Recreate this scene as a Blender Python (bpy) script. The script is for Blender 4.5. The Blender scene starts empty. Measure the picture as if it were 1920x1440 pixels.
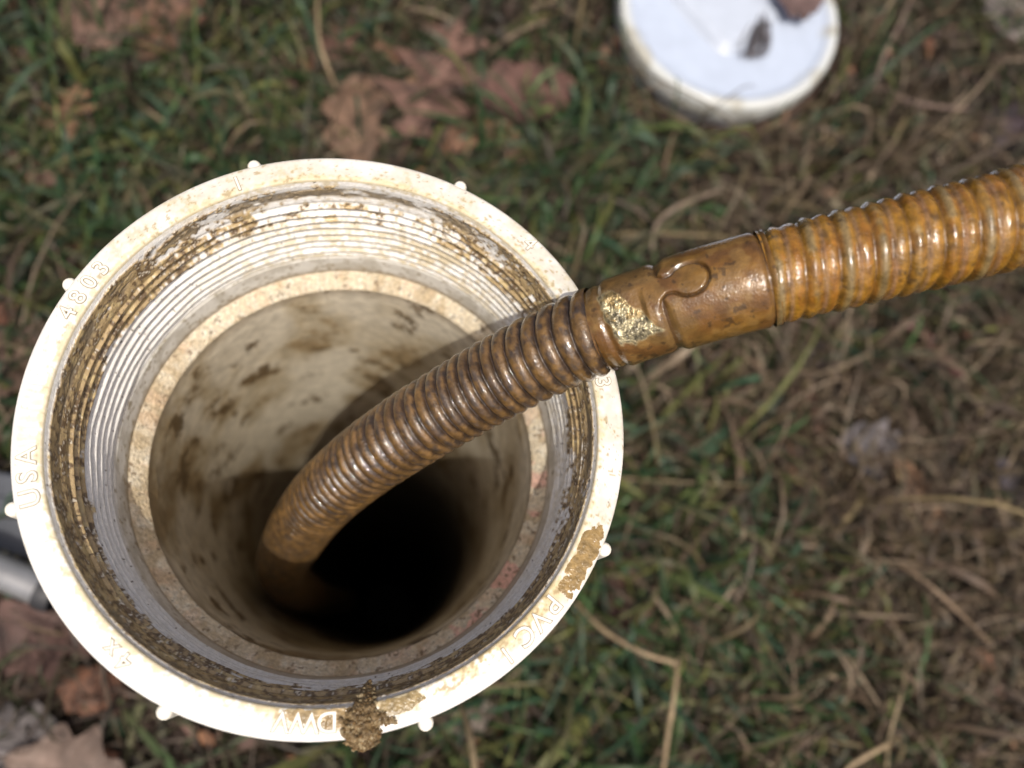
import bpy, math
import numpy as np
from mathutils import Vector, Matrix

# ------------------------------------------------------------------ camera, sky, sun, exposure
H = 0.250                       # rim of the cleanout above the soil (metres)
F, CX, CY = 1507.0, 960.0, 720.0
scene = bpy.context.scene
col = scene.collection

def unit(v): return v/np.linalg.norm(v)
down_c = unit(np.array([(740.4-CX)/F, -(1187.4-CY)/F, -1.0]))
up_c = -down_c
X_c = unit(np.array([1., 0, 0])-up_c[0]*up_c)
Y_c = np.cross(up_c, X_c)
R_wc = np.array([X_c, Y_c, up_c])                 # camera coords -> world coords
rim_c = np.array([(626.4-CX)/F, -(784.1-CY)/F, -1.0])*0.175
CAM = np.array([0, 0, H])-R_wc@rim_c

def ray(px, py): return R_wc@np.array([(px-CX)/F, -(py-CY)/F, -1.0])
def at(px, py, z):                                # photo pixel -> point at height z
    r = ray(px, py); return CAM+r*((z-CAM[2])/r[2])
def at_depth(px, py, d): return CAM+ray(px, py)*d

cam = bpy.data.cameras.new('camera')
cam.sensor_width = 36.0
cam.lens = 36.0*F/1920.0
cam.clip_start = 0.01
cam.clip_end = 200.0
cam.dof.use_dof = True
cam.dof.focus_distance = 0.178
cam.dof.aperture_fstop = 8.0
cam_o = bpy.data.objects.new('camera', cam)
cam_o.matrix_world = Matrix([list(R_wc[0])+[CAM[0]], list(R_wc[1])+[CAM[1]], list(R_wc[2])+[CAM[2]], [0, 0, 0, 1]])
col.objects.link(cam_o)
scene.camera = cam_o

SUN_EL, SUN_AZ = math.radians(70), math.radians(-84)      # azimuth: direction the light comes from
sun_dir = Vector((math.cos(SUN_EL)*math.cos(SUN_AZ), math.cos(SUN_EL)*math.sin(SUN_AZ), math.sin(SUN_EL)))
world = bpy.data.worlds.new('World'); scene.world = world
world.use_nodes = True
wn = world.node_tree.nodes; wl = world.node_tree.links
sky = wn.new('ShaderNodeTexSky'); sky.sky_type = 'NISHITA'; sky.sun_disc = False
sky.sun_elevation = SUN_EL; sky.dust_density = 7.0; sky.air_density = 0.6
sky.sun_rotation = math.atan2(sun_dir.x, sun_dir.y)
wl.new(sky.outputs[0], wn['Background'].inputs[0])
wn['Background'].inputs[1].default_value = 0.15
sun = bpy.data.lights.new('sun', 'SUN'); sun.energy = 3.9; sun.angle = math.radians(0.6); sun.color = (1.0, 0.94, 0.85)
sun_o = bpy.data.objects.new('sun', sun); col.objects.link(sun_o)
sun_o.rotation_euler = sun_dir.to_track_quat('Z', 'Y').to_euler()
scene.view_settings.view_transform = 'Standard'
scene.view_settings.look = 'None'
scene.view_settings.gamma = 1
scene.view_settings.use_curve_mapping = False
scene.view_settings.exposure = 0.02

# ------------------------------------------------------------------ helpers
rng = np.random.default_rng(7)

def hash3(i, j, k, seed):
    h = (i*374761393+j*668265263+k*1274126177+seed*974634777) & 0xffffffff
    h = ((h ^ (h >> 13))*1274126177) & 0xffffffff
    h = (h ^ (h >> 16)) & 0xffffffff
    return h/4294967295.0

def vnoise(p, seed=0):
    p = np.asarray(p, float); i = np.floor(p).astype(np.int64); f = p-i; f = f*f*(3-2*f)
    r = 0
    for a in (0, 1):
        for b in (0, 1):
            for c in (0, 1):
                w = (f[..., 0] if a else 1-f[..., 0])*(f[..., 1] if b else 1-f[..., 1])*(f[..., 2] if c else 1-f[..., 2])
                r = r+w*hash3(i[..., 0]+a, i[..., 1]+b, i[..., 2]+c, seed)
    return r

def fbm(p, seed=0, oct=4, gain=0.5):
    a, s, t = 1.0, 0, 0
    p = np.asarray(p, float)
    for o in range(oct):
        s = s+a*vnoise(p*2.0**o, seed+o*17); t += a; a *= gain
    return s/t

def sstep(a, b, x):
    t = np.clip((x-a)/(b-a), 0, 1); return t*t*(3-2*t)

def mix(c, target, m):
    m = np.asarray(m)[..., None]; return c*(1-m)+np.asarray(target)*m

def mesh_obj(name, verts, faces, mat, parent=None, colr=None, smooth=True, uv=None):
    me = bpy.data.meshes.new(name)
    verts = np.asarray(verts, np.float32).reshape(-1, 3)
    if isinstance(faces, np.ndarray):
        n, k = faces.shape
        me.vertices.add(len(verts)); me.vertices.foreach_set('co', verts.ravel())
        me.loops.add(n*k); me.loops.foreach_set('vertex_index', faces.astype(np.int32).ravel())
        me.polygons.add(n)
        me.polygons.foreach_set('loop_start', np.arange(0, n*k, k, dtype=np.int32))
        me.polygons.foreach_set('loop_total', np.full(n, k, np.int32))
        me.update(calc_edges=True); me.validate()
    else:
        me.from_pydata([tuple(v) for v in verts.tolist()], [], [tuple(f) for f in faces])
    if smooth: me.polygons.foreach_set('use_smooth', np.ones(len(me.polygons), bool))
    if colr is not None:
        c = np.ones((len(verts), 4), np.float32); colr = np.asarray(colr).reshape(len(verts), -1)
        c[:, :colr.shape[1]] = colr
        at_ = me.color_attributes.new('Col', 'FLOAT_COLOR', 'POINT'); at_.data.foreach_set('color', c.ravel())
    me.materials.append(mat); me.update()
    o = bpy.data.objects.new(name, me); col.objects.link(o)
    if parent is not None: o.parent = parent
    return o

def grid_faces(nu, nv, wrap_u=False, wrap_v=False, flip=False):
    iu = np.arange(nu if wrap_u else nu-1); iv = np.arange(nv if wrap_v else nv-1)
    a, b = np.meshgrid(iu, iv, indexing='ij'); a1 = (a+1) % nu; b1 = (b+1) % nv
    f = np.stack([a*nv+b, a1*nv+b, a1*nv+b1, a*nv+b1], -1).reshape(-1, 4)
    return f[:, ::-1] if flip else f

def empty(name, loc=(0, 0, 0)):
    o = bpy.data.objects.new(name, None); o.location = loc; o.empty_display_size = 0.01; col.objects.link(o); return o

def tag(o, label=None, cat=None, group=None, kind=None):
    if label: o['label'] = label
    if cat: o['category'] = cat
    if group: o['group'] = group
    if kind: o['kind'] = kind
    return o

def material(name, base=(0.5, 0.5, 0.5), rough=0.5, attr=True, var=0.25, var_scale=400.0, bump=0.0, bump_scale=1500.0,
             bump_dist=0.0003, rough_attr=False, metallic=0.0, spec=0.5, coat=0.0, coat_rough=0.1, trans=0.0, coat_bump=False, sss=0.0):
    m = bpy.data.materials.new(name); m.use_nodes = True
    nt = m.node_tree; N = nt.nodes; L = nt.links
    b = N['Principled BSDF']
    geo = N.new('ShaderNodeTexCoord')
    nz = N.new('ShaderNodeTexNoise'); nz.inputs['Scale'].default_value = var_scale; nz.inputs['Detail'].default_value = 5
    L.new(geo.outputs['Object'], nz.inputs['Vector'])
    mp = N.new('ShaderNodeMapRange'); mp.inputs[1].default_value = 0.3; mp.inputs[2].default_value = 0.7
    mp.inputs[3].default_value = 1-var; mp.inputs[4].default_value = 1+var*0.6
    L.new(nz.outputs['Fac'], mp.inputs[0])
    vm = N.new('ShaderNodeVectorMath'); vm.operation = 'SCALE'
    if attr:
        ca = N.new('ShaderNodeVertexColor'); ca.layer_name = 'Col'
        L.new(ca.outputs['Color'], vm.inputs[0])
        if rough_attr: L.new(ca.outputs['Alpha'], b.inputs['Roughness'])
    else:
        vm.inputs[0].default_value = base
    L.new(mp.outputs[0], vm.inputs['Scale'])
    L.new(vm.outputs[0], b.inputs['Base Color'])
    if not rough_attr: b.inputs['Roughness'].default_value = rough
    b.inputs['Metallic'].default_value = metallic
    b.inputs['Specular IOR Level'].default_value = spec
    b.inputs['Coat Weight'].default_value = coat; b.inputs['Coat Roughness'].default_value = coat_rough
    if sss:
        b.inputs['Subsurface Weight'].default_value = sss; b.inputs['Subsurface Radius'].default_value = (0.002, 0.0015, 0.001)
    if bump:
        n2 = N.new('ShaderNodeTexNoise'); n2.inputs['Scale'].default_value = bump_scale; n2.inputs['Detail'].default_value = 3
        L.new(geo.outputs['Object'], n2.inputs['Vector'])
        bp = N.new('ShaderNodeBump'); bp.inputs['Strength'].default_value = bump; bp.inputs['Distance'].default_value = bump_dist
        L.new(n2.outputs['Fac'], bp.inputs['Height']); L.new(bp.outputs[0], b.inputs['Normal'])
        if coat and coat_bump: L.new(bp.outputs[0], b.inputs['Coat Normal'])
    if trans:
        t = N.new('ShaderNodeBsdfTranslucent'); L.new(vm.outputs[0], t.inputs[0])
        ms = N.new('ShaderNodeMixShader'); ms.inputs[0].default_value = trans
        L.new(b.outputs[0], ms.inputs[1]); L.new(t.outputs[0], ms.inputs[2])
        L.new(ms.outputs[0], N['Material Output'].inputs[0])
    return m

M = {
 'pvc': material('pvc', attr=True, rough_attr=True, var=0.10, var_scale=700, bump=0.25, bump_scale=1800, bump_dist=0.0002),
 'thread': material('thread_pvc', attr=True, rough_attr=True, var=0.14, var_scale=900, bump=0.55, bump_scale=2200, bump_dist=0.0003),
 'cut': material('cut_pvc', attr=True, rough_attr=True, var=0.3, var_scale=900, bump=0.8, bump_scale=1200, bump_dist=0.0006),
 'wall': material('pipe_wall', attr=True, rough_attr=True, var=0.22, var_scale=260, bump=0.25, bump_scale=500, bump_dist=0.0004),
 'mark': material('letter_plastic', attr=False, base=(0.64, 0.61, 0.53), rough=0.4, var=0.1),
 'mark_dirt': material('letter_dirt', attr=False, base=(0.25, 0.21, 0.14), rough=0.7, var=0.35, var_scale=1500),
 'mud': material('wet_mud', attr=True, var=0.35, var_scale=700, rough=0.6, bump=0.5, bump_scale=1500, bump_dist=0.0003, coat=0.35, coat_rough=0.12, coat_bump=True, spec=0.2),
 'coil': material('wet_rusty_coil', attr=True, rough_attr=True, var=0.5, var_scale=500, bump=0.6, bump_scale=1300, bump_dist=0.00028, coat=1.0, coat_rough=0.045, spec=0.2, coat_bump=True),
 'coupling': material('wet_rusty_coupling', attr=True, rough_attr=True, var=0.35, var_scale=380, bump=0.6, bump_scale=2000, bump_dist=0.00018, coat=0.9, coat_rough=0.07, spec=0.2, coat_bump=True),
 'worn': material('worn_metal', attr=True, rough=0.34, var=0.6, var_scale=900, bump=0.9, bump_scale=1600, bump_dist=0.0004, metallic=0.6, coat=0.6, coat_rough=0.1, coat_bump=True),
 'soil': material('soil', attr=True, rough=0.9, var=0.5, var_scale=160, bump=1.0, bump_scale=300, bump_dist=0.002, spec=0.2),
 'grass': material('grass_blade', attr=True, rough=0.55, var=0.25, var_scale=120, trans=0.15, spec=0.3),
 'straw': material('dry_straw', attr=True, rough=0.6, var=0.3, var_scale=150, trans=0.08, spec=0.3),
 'leaf': material('dead_leaf', attr=True, rough=0.65, var=0.4, var_scale=110, bump=0.6, bump_scale=350, bump_dist=0.0008, trans=0.1, spec=0.3),
 'plug': material('plug_plastic', attr=True, rough=0.38, var=0.06, var_scale=120, bump=0.15, bump_scale=300, bump_dist=0.0004),
 'steel': material('grey_steel', attr=False, base=(0.27, 0.27, 0.27), rough=0.36, var=0.2, var_scale=90, metallic=0.5, bump=0.2, bump_scale=200),
 'slate': material('slate_paint', attr=False, base=(0.055, 0.06, 0.07), rough=0.42, var=0.2, var_scale=60, bump=0.3, bump_scale=300),
 'rubber': material('black_rubber', attr=False, base=(0.02, 0.02, 0.022), rough=0.6, var=0.2, var_scale=90),
}

# ------------------------------------------------------------------ ground (with the pipe's hole)
def ground_height(x, y):
    p = np.stack([x, y, 0*x], -1)
    return 0.012*(fbm(p*9, 3, 3)-0.5)+0.006*(fbm(p*60, 5, 3)-0.5)
nth, nr = 240, 170
th = np.linspace(0, 2*np.pi, nth, endpoint=False)
rr = 0.0555+(np.linspace(0, 1, nr)**2.6)*4.0
T, Rr = np.meshgrid(th, rr, indexing='ij')
gx, gy = Rr*np.cos(T), Rr*np.sin(T)
gz = ground_height(gx, gy)
gp = np.stack([gx, gy, gz], -1)
dn = fbm(gp*25, 11, 4)
gc = mix(np.broadcast_to(np.array([0.040, 0.027, 0.021]), gp.shape).copy(), (0.075, 0.050, 0.038), sstep(0.4, 0.65, dn))
gc = mix(gc, (0.022, 0.016, 0.016), sstep(0.5, 0.7, fbm(gp*40+5, 21, 4)))
tag(mesh_obj('ground', gp, grid_faces(nth, nr, wrap_u=True, flip=True), M['soil'], colr=gc), kind='structure')

# ------------------------------------------------------------------ grass, straw and leaf crumbs (nobody could count them)
def patches(x, y, items):
    s = 0
    for (px, py, rad, w) in items:
        c = at(px, py, 0.01); s = s+w*np.exp(-((x-c[0])**2+(y-c[1])**2)/(2*(rad*0.00029)**2))
    return s

green_p = [(60, 330, 170, 1.0), (300, 230, 220, .8), (520, 80, 160, .7), (1050, 300, 180, .5), (1250, 1050, 170, 1.0), (1230, 920, 130, .9),
           (1330, 1300, 210, 1.0), (1130, 1330, 170, 1.0), (1120, 330, 110, .6), (1850, 100, 120, .7), (1250, 250, 120, .5), (1400, 640, 70, .5),
           (1550, 420, 180, .35), (960, 1400, 160, .8), (60, 1340, 80, .5), (40, 30, 50, .3), (1650, 1250, 120, .35), (1750, 560, 150, .25)]
straw_p = [(1650, 1080, 220, 1.0), (1700, 720, 230, .8), (1620, 230, 200, .6), (1720, 330, 160, .5), (1450, 780, 140, .5), (1800, 1380, 180, .6),
           (1350, 380, 130, .4), (620, 120, 120, .3), (1200, 640, 80, .5), (1500, 1330, 170, .5), (1450, 540, 160, .5), (1880, 950, 130, .5)]
bare_p = [(1750, 130, 90, 1.0), (1860, 1210, 110, 1.0), (1880, 230, 90, .7), (170, 1330, 170, 1.1), (200, 130, 90, .8), (1760, 890, 90, .6), (800, 150, 120, .4), (350, 1400, 90, .5)]

PLUG_Z = .036
PLUG_C = at(1373, 12, PLUG_Z); PLUG_R = np.linalg.norm(at(1570, 15, PLUG_Z-.003)-at(1176, 15, PLUG_Z-.003))/2
def make_blades(name, n, half, length, width, height, colours, dens, mat, seed, flat=0.5):
    g = np.random.default_rng(seed)
    x = g.uniform(-half[0], half[1], n*3); y = g.uniform(-half[2], half[3], n*3)
    d = dens(x, y)
    k = (g.random(n*3) < d) & (np.hypot(x, y) > 0.062) & (np.hypot(x-PLUG_C[0], y-PLUG_C[1]) > PLUG_R+0.007)
    x, y = x[k][:n], y[k][:n]; n = len(x)
    K = 6
    t = np.linspace(0, 1, K)[None, :]
    clump = fbm(np.stack([x*30, y*30, 0*x], -1), seed+3, 2)
    az = g.uniform(0, 2*np.pi, n)*0.75+clump*9.0
    Ln = length*np.exp(g.normal(0, 0.55, n)); Hh = height*np.exp(g.normal(0, 0.6, n)); W = width*np.exp(g.normal(0, 0.42, n))
    curve = g.normal(0, 0.6, n)[:, None]
    a = az[:, None]+curve*(t-0.3)
    step = Ln[:, None]/(K-1)
    dx = np.cumsum(np.cos(a)*step, 1)-np.cos(a[:, :1])*step; dy = np.cumsum(np.sin(a)*step, 1)-np.sin(a[:, :1])*step
    px, py = x[:, None]+dx, y[:, None]+dy
    peak = g.uniform(0.35, 1.0, n)[:, None]
    hz = Hh[:, None]*np.sin(np.clip(t/peak, 0, 2)*np.pi/2)**0.8*(1+0.0*t)
    z = ground_height(x, y)[:, None]+np.maximum(hz, 0.0005)+g.uniform(0, 0.004, n)[:, None]
    # keep blades off the pipe and the plug
    good = (np.hypot(px, py).min(1) > .064) & (np.hypot(px-PLUG_C[0], py-PLUG_C[1]).min(1) > PLUG_R-.001)
    px, py, z, a, W, x, y = px[good], py[good], z[good], a[good], W[good], x[good], y[good]; n = len(x)
    qx, qy = px-PLUG_C[0], py-PLUG_C[1]; qr = np.hypot(qx, qy); qf = np.maximum(1, (PLUG_R+.003)/np.maximum(qr, 1e-4)); px, py = PLUG_C[0]+qx*qf, PLUG_C[1]+qy*qf
    rr_ = np.hypot(px, py); f = np.maximum(1, 0.0675/np.maximum(rr_, 1e-4)); px, py = px*f, py*f
    w = W[:, None]*np.clip(np.minimum(1.0, (1-t)*2.2+0.08), 0.05, 1)*np.where(t < 0.01, 0.7, 1)
    nx, ny = -np.sin(a), np.cos(a)
    tw = g.normal(0, 0.7, n)[:, None]+t*g.normal(0, 0.8, n)[:, None]
    ox, oy, oz = nx*np.cos(tw)*w/2, ny*np.cos(tw)*w/2, np.sin(tw)*w/2
    v = np.stack([np.stack([px-ox, py-oy, z-oz], -1), np.stack([px+ox, py+oy, z+oz], -1)], 2)   # n,K,2,3
    base = (np.arange(n)*K*2)[:, None]; kk = np.arange(K-1)[None, :]*2
    f = np.stack([base+kk, base+kk+1, base+kk+3, base+kk+2], -1).reshape(-1, 4)
    ci = (1.12 if mat is M['grass'] else 1.0)*colours[g.integers(0, len(colours), n)]*np.exp(g.normal(0, 0.28, n))[:, None]
    c = np.repeat(ci, K*2, 0).reshape(n, K, 2, 3)
    dry = g.random(n) < 0.3
    tipm = (sstep(0.55, 1.0, t)*dry[:, None])[:, :, None]*np.ones((1, 1, 2))
    c = mix(c, (0.09, 0.062, 0.033), tipm*0.8)
    return tag(mesh_obj(name, v, f, mat, colr=c, smooth=False), kind='stuff')

def d_green(x, y):
    n = fbm(np.stack([x*14, y*14, 0*x], -1), 41, 3)
    return np.clip(0.10+0.35*sstep(0.4, 0.65, n)+0.75*patches(x, y, green_p)-0.8*patches(x, y, bare_p)-0.25*patches(x, y, straw_p), 0.015, 1)
def d_straw(x, y):
    n = fbm(np.stack([x*16, y*16, 0*x], -1), 51, 3)
    return np.clip(0.10+0.30*sstep(0.45, 0.65, n)+0.7*patches(x, y, straw_p)-0.7*patches(x, y, bare_p)-0.1*patches(x, y, green_p), 0.02, 1)
box_ = (0.45, 0.55, 0.30, 0.62)
greens = np.array([[0.022, 0.048, 0.017], [0.030, 0.056, 0.019], [0.018, 0.042, 0.022], [0.050, 0.066, 0.020], [0.075, 0.078, 0.024], [0.030, 0.054, 0.030], [0.060, 0.056, 0.028]])
straws = np.array([[0.110, 0.079, 0.050], [0.084, 0.058, 0.038], [0.150, 0.114, 0.077], [0.060, 0.041, 0.028], [0.092, 0.070, 0.036]])
thatch = np.array([[0.047, 0.034, 0.026], [0.066, 0.046, 0.034], [0.031, 0.025, 0.019], [0.038, 0.041, 0.020], [0.047, 0.044, 0.025]])
st_ = make_blades('thatch', 46000, box_, 0.024, 0.0013, 0.009, thatch, lambda x, y: 0.9+0*x, M['straw'], 5)
sg_ = make_blades('grass', 20000, box_, 0.030, 0.0019, 0.013, greens, d_green, M['grass'], 1)
sd_ = make_blades('dry_grass', 17000, box_, 0.036, 0.0013, 0.014, straws, d_straw, M['straw'], 2)

def make_crumbs(name, n, seed):
    g = np.random.default_rng(seed)
    x = g.uniform(-0.45, 0.55, n); y = g.uniform(-0.3, 0.62, n); k = np.hypot(x, y) > 0.07; x, y = x[k], y[k]; n = len(x)
    s = 0.0032*np.exp(g.normal(0, 0.5, n)); K = 6
    a = np.linspace(0, 2*np.pi, K, endpoint=False)[None, :]+g.uniform(0, 6, n)[:, None]
    r = s[:, None]*g.uniform(0.5, 1.2, (n, K))*(1+0.5*np.cos(2*(a-g.uniform(0, 6, n)[:, None])))
    z = ground_height(x, y)+g.uniform(0.001, 0.014, n)
    tz = g.normal(0, 0.35, (n, 2))
    vx, vy = r*np.cos(a), r*np.sin(a)
    v = np.stack([x[:, None]+vx, y[:, None]+vy, z[:, None]+vx*tz[:, :1]+vy*tz[:, 1:]], -1)
    f = np.arange(n*K).reshape(n, K)
    pal = np.array([[0.16, 0.075, 0.045], [0.20, 0.10, 0.055], [0.10, 0.055, 0.045], [0.13, 0.075, 0.06], [0.22, 0.13, 0.08], [0.06, 0.035, 0.03]])
    c = np.repeat(pal[g.integers(0, len(pal), n)]*np.exp(g.normal(0, 0.25, n))[:, None], K, 0)
    return tag(mesh_obj(name, v, f, M['leaf'], colr=c, smooth=False), kind='stuff')
sl_ = make_crumbs('leaf_litter', 2600, 9)
tag(st_, 'matted brown dead thatch covering the soil', 'thatch'); tag(sg_, 'short green grass blades growing around the pipe', 'grass')
tag(sd_, 'dry tan grass strands, thickest at the right', 'dry grass'); tag(sl_, 'small brown crumbs of broken leaves scattered in the lawn', 'leaf litter')

# ------------------------------------------------------------------ dead leaves, each a thing of its own
def leaf(kind, px, py, len_px, ang, colr, label, z=0.014, wid=1.0, curl=0.25, seed=0, tilt=(0, 0), cat='leaf', name=None, stem=True):
    g = np.random.default_rng(100+seed); colr = tuple(np.array(colr)*np.array([.70, .78, .80]))
    c0 = at(px, py, z); Lm = len_px*np.linalg.norm(ray(px, py)*((z-CAM[2])/ray(px, py)[2]))/F*0.97
    nu, nv = 64, 13
    u = np.linspace(0, 1, nu); v = np.linspace(-1, 1, nv)
    U, V = np.meshgrid(u, v, indexing='ij')
    if kind == 'oak':
        env = np.sin(np.pi*np.clip(u, 0, 1)**0.75)**0.7*0.40
        lob = 0.5+0.5*np.cos(2*np.pi*(u*3.6+0.05)+g.normal(0, 0.3))
        w = env*(0.22+0.78*lob**1.3)+0.012
    elif kind == 'round':
        w = 0.36*np.sin(np.pi*u**0.8)**0.6*(1+0.10*np.sin(u*23+g.uniform(0, 6)))+0.01
    elif kind == 'strip':
        w = 0.17*np.sin(np.pi*u)**0.35*(1+0.12*np.sin(u*17+g.uniform(0, 6)))+0.005
    else:   # white-oak like shallow lobes
        w = 0.32*np.sin(np.pi*u**1.15)**0.65*(0.80+0.20*np.cos(2*np.pi*u*3.1+g.uniform(-.6, .6)))+0.01
    W = w[:, None]*wid*(1+0.35*(fbm(np.stack([U*7, V*1.2, 0*U+seed*3.3], -1), 77, 2)-.5))
    x = (U-0.5)+0.20*np.abs(V)*W*(1 if kind == 'oak' else 0.5); y = V*W
    y = y+0.06*np.sin(U*3.0+g.uniform(0, 6))
    zz = curl*(y**2)*2.0*np.sign(g.normal())+0.035*(fbm(np.stack([x*5, y*5, 0*x+seed], -1), 7, 3)-0.5)*2+0.12*curl*np.sin(U*4+g.uniform(0, 6))
    zz = zz+0.006*np.cos(U*50-np.abs(V)*6)*np.abs(V)-0.008*np.exp(-(V/0.12)**2)
    P = np.stack([x, y, zz], -1).reshape(-1, 3)*Lm
    cc = np.broadcast_to(np.array(colr), (nu, nv, 3)).copy()
    cc = mix(cc, np.array(colr)*1.5+0.01, np.exp(-(V/0.07)**2)*0.7)
    cc = mix(cc, np.array(colr)*0.45, 0.8*sstep(0.52, 0.68, fbm(np.stack([x*7, y*7, 0*x+seed], -1), 23, 3)))
    cc = mix(cc, np.array(colr)*1.35, 0.5*sstep(0.5, 0.7, fbm(np.stack([x*4, y*4, 0*x+seed+9], -1), 29, 3)))
    F_ = grid_faces(nu, nv)
    # petiole
    K = 6; m = 6
    tt = np.linspace(0, 1, m); sx = -0.5-0.22*tt; sy = 0.05*tt**2+P[nv//2, 1]/Lm; sz = P[nv//2, 2]/Lm-0.05*tt
    aa = np.linspace(0, 2*np.pi, K, endpoint=False); rad = 0.011
    S = np.stack([np.repeat(sx[:, None], K, 1), sy[:, None]+rad*np.cos(aa)[None], sz[:, None]+rad*np.sin(aa)[None]], -1).reshape(-1, 3)*Lm
    if stem:
        F_ = np.concatenate([F_, grid_faces(m, K, wrap_v=True)+len(P)])
        cc = np.concatenate([cc.reshape(-1, 3), np.broadcast_to(np.array(colr)*0.7, (m*K, 3))]); P = np.concatenate([P, S])
    o = mesh_obj(name or {'oak': 'oak_leaf', 'strip': 'leaf_strip'}.get(kind, 'dead_leaf'), P, F_, M['leaf'], colr=cc.reshape(-1, 3))
    o.location = c0
    o.rotation_euler = (math.radians(tilt[0]), math.radians(tilt[1]), math.radians(ang))
    tag(o, label, cat, 'dead leaves on the lawn' if cat == 'leaf' else None)
    return o

PINK, RUST, TAN, MAUVE, DARK, GREYM, ORNG = (0.17, 0.085, 0.062), (0.16, 0.062, 0.036), (0.20, 0.115, 0.070), (0.12, 0.080, 0.078), (0.060, 0.036, 0.034), (0.15, 0.115, 0.115), (0.22, 0.105, 0.045)
leaf('oak', 815, 145, 270, 78, PINK, 'deeply lobed pinkish brown oak leaf above the pipe, left of the white plug', seed=1, wid=1.0, z=.020, curl=.1)
leaf('round', 985, 165, 190, 12, (0.145, .068, .052), 'broad curled reddish brown leaf between the lobed oak leaf and the white plug', seed=2, wid=.95, z=.020)
leaf('white', 672, 235, 210, 100, (0.18, .098, .062), 'tan brown leaf touching the top of the pipe rim in view', seed=3, wid=1.0, z=.020)
leaf('round', 185, 5, 170, 70, (0.21, .115, .082), 'pale pinkish leaf cut by the top edge, nearest the top left corner', seed=4, z=.018)
leaf('white', 322, 40, 180, 60, (0.17, .080, .050), 'reddish brown crumpled leaf at the top edge, right of the pale pinkish leaf', seed=5, curl=.6, z=.018)
leaf('oak', 140, 215, 120, 95, (0.21, .11, .06), 'small light orange brown lobed leaf in the green grass, upper left', seed=6, z=.018)
leaf('round', 215, 125, 170, 20, DARK, 'dark purplish leaf half buried in the grass, upper left', seed=7, z=.008)
leaf('strip', 118, 318, 75, 80, (0.19, .105, .06), 'small tan leaf scrap in the green grass left of the rim top', seed=8, wid=1.7)
leaf('white', 22, 680, 170, 65, (0.15, .085, .06), 'pinkish brown leaf against the left edge beside the rim', seed=9, z=.016)
leaf('strip', 2, 600, 70, 85, RUST, 'narrow rusty leaf scrap at the left edge, above the pinkish brown one', seed=10, wid=1.4)
leaf('white', 95, 1190, 260, 35, (0.115, .058, .046), 'large dark reddish leaf below the grey tube, lower left', seed=11, curl=.5, z=.016)
leaf('round', 175, 1300, 110, -30, (0.16, .065, .036), 'orange brown leaf tip under the lower left rim', seed=12, z=.012)
leaf('round', 30, 1420, 170, 10, (0.15, .118, .112), 'greyish mauve leaf in the bottom left corner', seed=13, z=.016, wid=1.1)
leaf('white', 120, 1450, 190, -8, (0.21, .135, .105), 'pale pink leaf overlapping the mauve one in the bottom left corner', seed=14, z=.024, wid=1.1)
leaf('round', 1180, 1140, 210, 95, (0.13, .046, .034), 'dark red leaf in the grass just right of the lower rim', seed=15, wid=.85, z=.012)
leaf('oak', 1283, 800, 110, -75, (0.14, .07, .052), 'small reddish lobed leaf below the cable coupling', seed=16, wid=1.1)
leaf('round', 1255, 690, 110, 40, (0.12, .062, .05), 'brown leaf directly under the cable coupling', seed=17, z=.010)
leaf('round', 1630, 855, 130, -25, (0.17, .135, .135), 'pale greyish mauve cupped leaf in the dry grass, right', seed=18, wid=1.0, curl=.8, z=.016)
leaf('strip', 1728, 930, 145, -65, (0.20, .10, .055), 'long orange brown leaf strip in the dry grass, right', seed=19, z=.016)
leaf('strip', 1522, 760, 140, -82, (0.15, .06, .045), 'thin reddish leaf strip right of the lobed leaf under the coupling', seed=20, wid=.55, z=.014)
leaf('round', 1545, 665, 70, 20, (0.18, .125, .125), 'small pale mauve leaf under the orange upper cable', seed=21)
leaf('strip', 1750, 655, 150, -38, (0.13, .05, .042), 'slender dark red leaf in the dry grass below the cable, right', seed=22, wid=.5, z=.016)
leaf('round', 872, 258, 75, 60, (0.23, .11, .065), 'small bright orange brown leaf above the rim, lower end of the oak leaf', seed=23, z=.018)
leaf('round', 935, 235, 90, -60, (0.19, .10, .05), 'small yellow brown leaf under the broad curled one', seed=24, z=.016)
leaf('white', 980, 280, 95, 25, (0.17, .08, .055), 'small brown leaf near the upper right rim', seed=25, z=.012)
leaf('round', 1905, 20, 110, 75, (0.22, .17, .15), 'pale grey leaf in the top right corner', seed=26, z=.020)
leaf('round', 870, 1335, 120, 30, (0.19, .14, .115), 'pale tan leaf peeking out under the bottom rim', seed=27, z=.012)
leaf('round', 1760, 135, 190, -10, (0.060, .038, .038), 'flat dark purplish leaf on bare soil, right of the white plug', seed=28, z=.006, wid=1.1)
leaf('white', 1890, 260, 170, 60, (0.075, .048, .058), 'dark mauve leaf at the right edge above the cable', seed=29, z=.010)
leaf('round', 1900, 900, 80, -70, (0.14, .11, .13), 'small lilac grey leaf at the right edge below the cable', seed=30)
leaf('oak', 630, 70, 130, 40, (0.15, .07, .05), 'small reddish leaf at the top, left of the lobed oak leaf', seed=31)
leaf('round', 30, 150, 150, 80, (0.13, .08, .072), 'mauve brown leaf at the left edge, upper left', seed=32, z=.010)
leaf('white', 900, 30, 180, -20, (0.10, .060, .050), 'dull brown leaf at the top edge above the oak leaf', seed=33, z=.008)
leaf('white', 780, 300, 190, -30, (0.10, .062, .058), 'dull mauve leaf in shade along the upper rim', seed=34, z=.006)

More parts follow.
